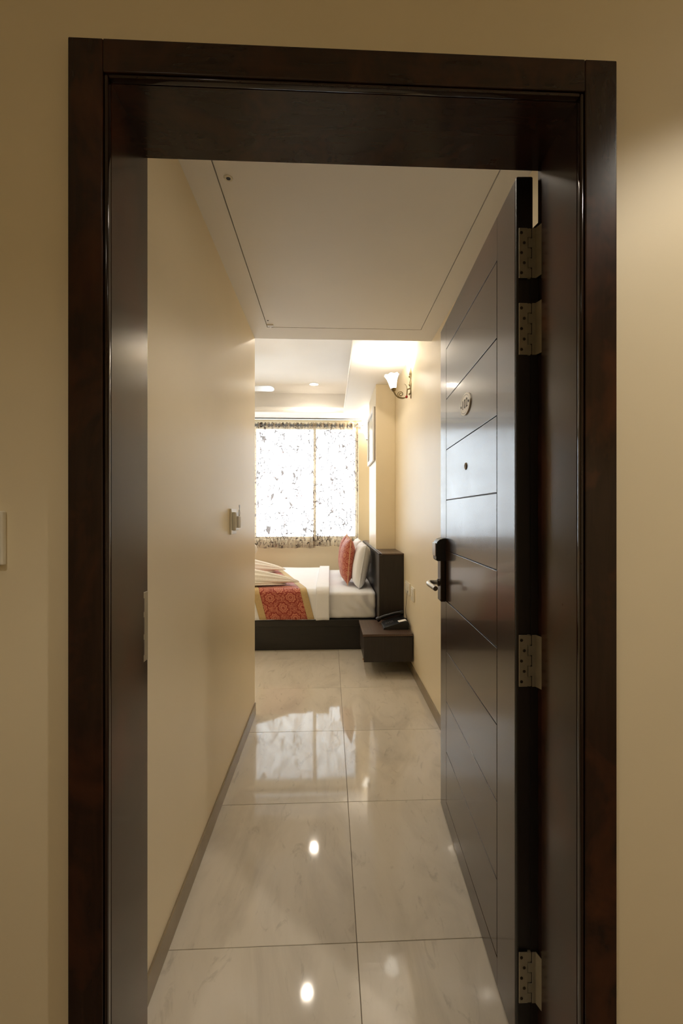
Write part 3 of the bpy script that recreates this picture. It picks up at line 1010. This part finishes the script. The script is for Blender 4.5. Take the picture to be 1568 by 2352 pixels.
# switch plate on the corridor wall at the left edge of the picture
sw = tag(empty('corridor_switch', (-0.665, YW, 1.235)), 'ivory switch plate on the corridor wall left of the door', 'switch')
obj('plate', box((-0.075, -0.012, -0.050), (0.066, 0, 0.050), 0.003, 2), 'trimwhite', sw, smooth=True)
for k in range(3):
    obj('rocker', box((-0.060 + k * 0.038, -0.016, -0.032), (-0.026 + k * 0.038, -0.0118, 0.032), 0.002, 1), 'trimwhite', sw)


# ------------------------------------------------------------------ curtains
def curtain(x0, x1, zb, zt, npl, seed, label, yc=6.25, amp=0.035):
    e = tag(empty('curtain', ((x0 + x1) / 2, yc, zb)), label, 'curtain', 'printed curtains at the window')
    w = x1 - x0
    ph = [random.uniform(-0.5, 0.5) for _ in range(npl + 2)]
    def f(u, v):
        z = v * (zt - zb)
        k = u * npl
        drift = 0.35 * noise.noise(Vector((k * 0.45 + seed, (1 - v) * 1.3, 0)))
        s = math.sin(2 * PI * (k + drift * (1 - v)))
        a = amp * (0.75 + 0.35 * noise.noise(Vector((k * 0.6, seed, v))))
        y = -a * s + 0.012 * noise.noise(Vector((u * 14, v * 3, seed)))
        x = -w / 2 + w * u + 0.010 * math.sin(4 * PI * k) * 0.5
        if v == 0:
            z += 0.004 * math.sin(k * 3)
        if v > 0.975:
            z += 0.010 * math.cos(4 * PI * k)
        return (x, y, z)
    L = w * 2.4
    me = grid_mesh(npl * 20, 48, f, lambda u, v: (u * L + seed, v * (zt - zb)))
    obj('cloth', me, 'curtain', e, smooth='all')
    # stitched bottom and top bands, a second layer of cloth
    for v0, v1 in ((0.0, 0.085), (0.955, 1.0)):
        def fb(u, v, v0=v0, v1=v1):
            p = Vector(f(u, v0 + (v1 - v0) * v)); p.y -= 0.0025
            return p
        obj('hem', grid_mesh(npl * 20, 4, fb, lambda u, v, v0=v0, v1=v1: (u * L + seed, (v0 + (v1 - v0) * v) * (zt - zb))), 'curtain', e, smooth='all')
    em = lathe([(0.026, -0.003), (0.028, 0), (0.026, 0.003), (0.020, 0.003), (0.0185, 0), (0.020, -0.003), (0.026, -0.003)], 18, False)
    for i in range(npl * 2):
        u = (i + 0.5) / (npl * 2) * 0.98 + 0.01
        u = (i * 0.5) / npl + 0.0
        if u < 0.02: continue
        r = obj('eyelet', em, 'rod', e, smooth='all')
        r.matrix_local = Matrix.Translation((-w / 2 + w * u, 0.0, zt - zb - 0.036)) @ Matrix.Rotation(PI / 2 + (0.9 if i % 2 else -0.9), 4, 'Z') @ Matrix.Rotation(PI / 2, 4, 'X')
    return e


curtain(-0.232, 0.392, 0.835, 2.522, 6, 1.7, 'printed curtain on the right half of the window, nearest the bed head', 6.243)
curtain(-1.860, -0.195, 0.812, 2.522, 17, 8.3, 'wide printed curtain on the left half of the window', 6.255)
rd = tag(empty('curtain_rod', (-0.75, 6.25, 2.488)), 'thin grey curtain rod threaded through the curtain eyelets', 'curtain rod')
obj('rod', tube([(-1.25, 0, 0), (1.20, 0, 0)], 0.0115, 12), 'rod', rd, smooth=True)
for x in (-1.18, 1.165):
    obj('bracket', boxes(((x - 0.012, 0.0, -0.006), (x + 0.012, 0.099, 0.006)), ((x - 0.02, 0.092, -0.03), (x + 0.02, 0.0995, 0.03)), bevel=0.002, seg=1), 'rod', rd)
for x in (-1.262, 1.212):
    obj('finial', lathe([(0.004, -0.02), (0.016, -0.012), (0.021, 0), (0.016, 0.012), (0.004, 0.02)], 14), 'rod', rd, smooth=True).matrix_local = Matrix.Translation((x, 0, 0))
tk = tag(obj('curtain_track', box((-1.95, 6.20, 2.568), (0.44, 6.235, 2.5795), 0.002, 1), 'rod'), 'thin grey curtain track under the ceiling above the window', 'curtain track')


# ------------------------------------------------------------------ picture on the wall behind the bed
pc = tag(empty('wall_picture', (JUT_X, 4.945, 2.10)), 'white framed picture on the wall above the headboard', 'picture')
py, pz = 0.325, 0.275
obj('frame', boxes(((-0.026, -py, -pz), (-0.006, -py + 0.045, pz)), ((-0.026, py - 0.045, -pz), (-0.006, py, pz)),
                   ((-0.026, -py + 0.045, -pz), (-0.006, py - 0.045, -pz + 0.045)), ((-0.026, -py + 0.045, pz - 0.045), (-0.006, py - 0.045, pz)), bevel=0.003, seg=2), 'picframe', pc)
obj('backing', box((-0.006, -py + 0.002, -pz + 0.002), (0, py - 0.002, pz - 0.002)), 'picedge', pc)
obj('print', box((-0.0125, -py + 0.04, -pz + 0.04), (-0.006, py - 0.04, pz - 0.04)), 'pic', pc)


# ------------------------------------------------------------------ wall lamps
def sconce(loc, label, energy):
    """stands out from the wall along -x of its own axes; loc is the plate centre on the wall"""
    e = tag(empty('wall_lamp', loc), label, 'wall lamp', 'bronze wall lamps')
    # leaf shaped back plate
    bm = bmesh.new()
    prof = [(-0.125, 0.003), (-0.112, 0.010), (-0.095, 0.007), (-0.080, 0.016), (-0.058, 0.010), (-0.03, 0.019), (-0.005, 0.024), (0.02, 0.016),
            (0.035, 0.011), (0.052, 0.021), (0.075, 0.026), (0.095, 0.019), (0.115, 0.009), (0.127, 0.003)]
    rows = []
    for z, hw in prof:
        rows.append([bm.verts.new((0, -hw, z)), bm.verts.new((-0.30 * hw - 0.001, -hw * 0.8, z)), bm.verts.new((-0.62 * hw - 0.002, 0, z)), bm.verts.new((-0.30 * hw - 0.001, hw * 0.8, z)), bm.verts.new((0, hw, z))])
    for a, b in zip(rows, rows[1:]):
        for k in range(4):
            bm.faces.new((a[k], a[k + 1], b[k + 1], b[k]))
        bm.faces.new((a[4], a[0], b[0], b[4]))
    bm.faces.new(rows[0]); bm.faces.new(rows[-1][::-1])
    pl = obj('back_plate', finish(bm), 'bronze', e, smooth=True)
    for z in (0.055, -0.012, -0.088):
        obj('rosette', lathe([(0.010, 0), (0.010, 0.004), (0.006, 0.008), (0.001, 0.010)], 10), 'bronze', pl, smooth=True).matrix_local = \
            Matrix.Translation((-0.012, 0, z)) @ Matrix.Rotation(-PI / 2, 4, 'Y')
    # arm: a stub, a drop, a bead and the scroll up to the cup
    obj('arm_stub', tube(spline([(-0.008, 0, -0.042), (-0.022, 0, -0.046), (-0.032, 0, -0.050), (-0.034, 0, -0.072), (-0.036, 0, -0.100)], 6), 0.0052, 10), 'bronze', e, smooth='all')
    obj('tendril', tube(spline([(-0.034, 0, -0.055), (-0.036, 0, -0.030), (-0.046, 0, -0.012), (-0.056, 0, -0.004)], 6), [0.003 - 0.0001 * i for i in range(19)], 8), 'bronze', e, smooth='all')
    obj('bead', lathe([(0.002, -0.011), (0.008, -0.008), (0.011, 0), (0.008, 0.008), (0.002, 0.011)], 14), 'redbead', e, loc=(-0.038, 0, -0.110), smooth=True)
    obj('arm_scroll', tube(spline([(-0.044, 0, -0.115), (-0.072, 0, -0.122), (-0.105, 0, -0.114), (-0.128, 0, -0.092), (-0.142, 0, -0.066)], 8), [0.0045 + 0.0025 * (i / 32) for i in range(33)], 10), 'bronze', e, smooth='all')
    spi = []
    for i in range(46):
        a = -PI * 0.5 - i / 45 * PI * 3.3
        r = 0.026 * (1 - 0.78 * i / 45)
        spi.append((-0.086 + r * math.cos(a), 0, -0.088 + r * math.sin(a)))
    obj('spiral', tube([(-0.055, 0, -0.116), (-0.07, 0, -0.117)] + spi, 0.0036, 8), 'bronze', e, smooth='all')
    ax = Matrix.Translation((-0.142, 0, -0.062)) @ Matrix.Rotation(math.radians(-8), 4, 'Y')
    cup = obj('cup', lathe([(0.006, -0.008), (0.014, -0.002), (0.020, 0.010), (0.022, 0.020), (0.019, 0.022)], 20), 'bronze', e, smooth=True)
    cup.matrix_local = ax
    prof = [(0.019, 0.012), (0.024, 0.026), (0.030, 0.048), (0.035, 0.072), (0.043, 0.098), (0.055, 0.122), (0.060, 0.128)]
    prof = prof + [(r - 0.003, z + 0.0005) for r, z in prof[::-1]]
    n6 = 7
    def sc_(r, z, a, k):
        w = max(0, (z - 0.05) / 0.08)
        return r * (1 + 0.04 * w * math.cos(n6 * a)), z + 0.0035 * w * w * math.cos(n6 * a)
    sh = obj('shade', lathe(prof, 56, False, sc_), 'shade', e, smooth='all')
    sh.matrix_local = ax
    bl = obj('bulb', lathe([(0.008, 0.02), (0.012, 0.03), (0.016, 0.05), (0.015, 0.066), (0.008, 0.078), (0.001, 0.081)], 16), 'bulb', e, smooth='all')
    bl.matrix_local = ax
    p = Vector(loc) + (ax @ Vector((0, 0, 0.108)))
    light('wall_lamp_light', 'POINT', p, energy, WARM, shadow_soft_size=0.022)
    return e


sconce((XR, 3.667, 2.338), 'lit bronze wall lamp with frosted tulip shade, near end of the right wall', 10)
sconce((XR, 6.16, 2.338), 'lit bronze wall lamp beyond the picture, beside the window', 11)


# ------------------------------------------------------------------ ceiling lights and fan
def downlight(x, y, z, label, energy, cone, group, color=WARM, blend=0.4):
    e = tag(empty('ceiling_downlight', (x, y, z)), label, 'ceiling light', group)
    obj('ring', lathe([(0.062, 0.0), (0.062, -0.004), (0.057, -0.008), (0.052, -0.006), (0.050, 0.0)], 28), 'trimwhite', e, smooth=True)
    obj('lens', lathe([(0.050, -0.001), (0.050, -0.0045), (0.001, -0.0055)], 24), 'lampglow', e, smooth=True)
    light('downlight_beam', 'SPOT', (x, y, z - 0.012), energy, color, spot_size=cone, spot_blend=blend, shadow_soft_size=0.03)
    return e


downlight(-0.196, 5.69, TZ, 'small round ceiling downlight near the window', 15, 2.8, 'bedroom downlights')
downlight(-0.196, 3.97, TZ, 'small round ceiling downlight nearer the passage', 15, 2.8, 'bedroom downlights')
downlight(-1.75, 5.69, TZ, 'added ceiling downlight out of view over the foot of the bed, window side', 15, 2.8, 'bedroom downlights')  # unseen lamp added to give the bedroom more warm light
downlight(-1.75, 3.97, TZ, 'added ceiling downlight out of view over the foot of the bed, passage side', 15, 2.8, 'bedroom downlights')  # likewise added out of view to warm and brighten the room
downlight(1.17, 0.18, 2.66, 'round downlight in the corridor ceiling outside the door', 47, 1.97, 'corridor downlights', (1.0, 0.92, 0.80), 0.3)
downlight(-0.65, -0.45, 2.66, 'added fill downlight in the corridor ceiling, out of view', 18, 2.0, 'corridor downlights', (1.0, 0.92, 0.80), 0.5)  # added fill, lifts the corridor wall left of the door

downlight(0.22, 1.36, 2.40, 'added fill downlight in the passage ceiling, hidden by the door head', 9.5, 2.05, 'added passage lights', WARM, 0.6)  # invented lamp, added to brighten the passage walls and ceiling

fan = tag(empty('ceiling_fan', (-1.20, 4.92, 2.625)), 'white ceiling fan with one blade tip showing past the passage wall', 'ceiling fan')
obj('motor', lathe([(0.02, -0.055), (0.07, -0.05), (0.105, -0.02), (0.108, 0.02), (0.08, 0.05), (0.03, 0.065)], 32), 'fan', fan, smooth=True)
obj('down_rod', tube([(0, 0, 0.06), (0, 0, TZ - 2.625 - 0.03)], 0.012, 12), 'fan', fan, smooth=True)
obj('canopy', lathe([(0.02, TZ - 2.625 - 0.07), (0.055, TZ - 2.625 - 0.03), (0.062, TZ - 2.625 - 0.001)], 24), 'fan', fan, smooth=True)
def blade():
    out = []
    for i in range(9):
        a = -PI / 2 + PI * i / 8
        out.append((0.56 + 0.045 * math.cos(a), 0.085 * math.sin(a)))
    out += [(0.14, 0.06), (0.14, -0.06)]
    me = prism(out, -0.003, 0.003, 2)
    me.transform(Matrix.Rotation(math.radians(-5), 4, 'X'))
    return me
bmz = blade()
for k in range(3):
    b = obj('blade', bmz, 'fan', fan); b.rotation_euler = (0, 0, k * 2 * PI / 3)
    ir = obj('blade_iron', box((0.09, -0.02, -0.006), (0.20, 0.02, -0.002), 0.0015, 1), 'fan', fan); ir.rotation_euler = (0, 0, k * 2 * PI / 3)
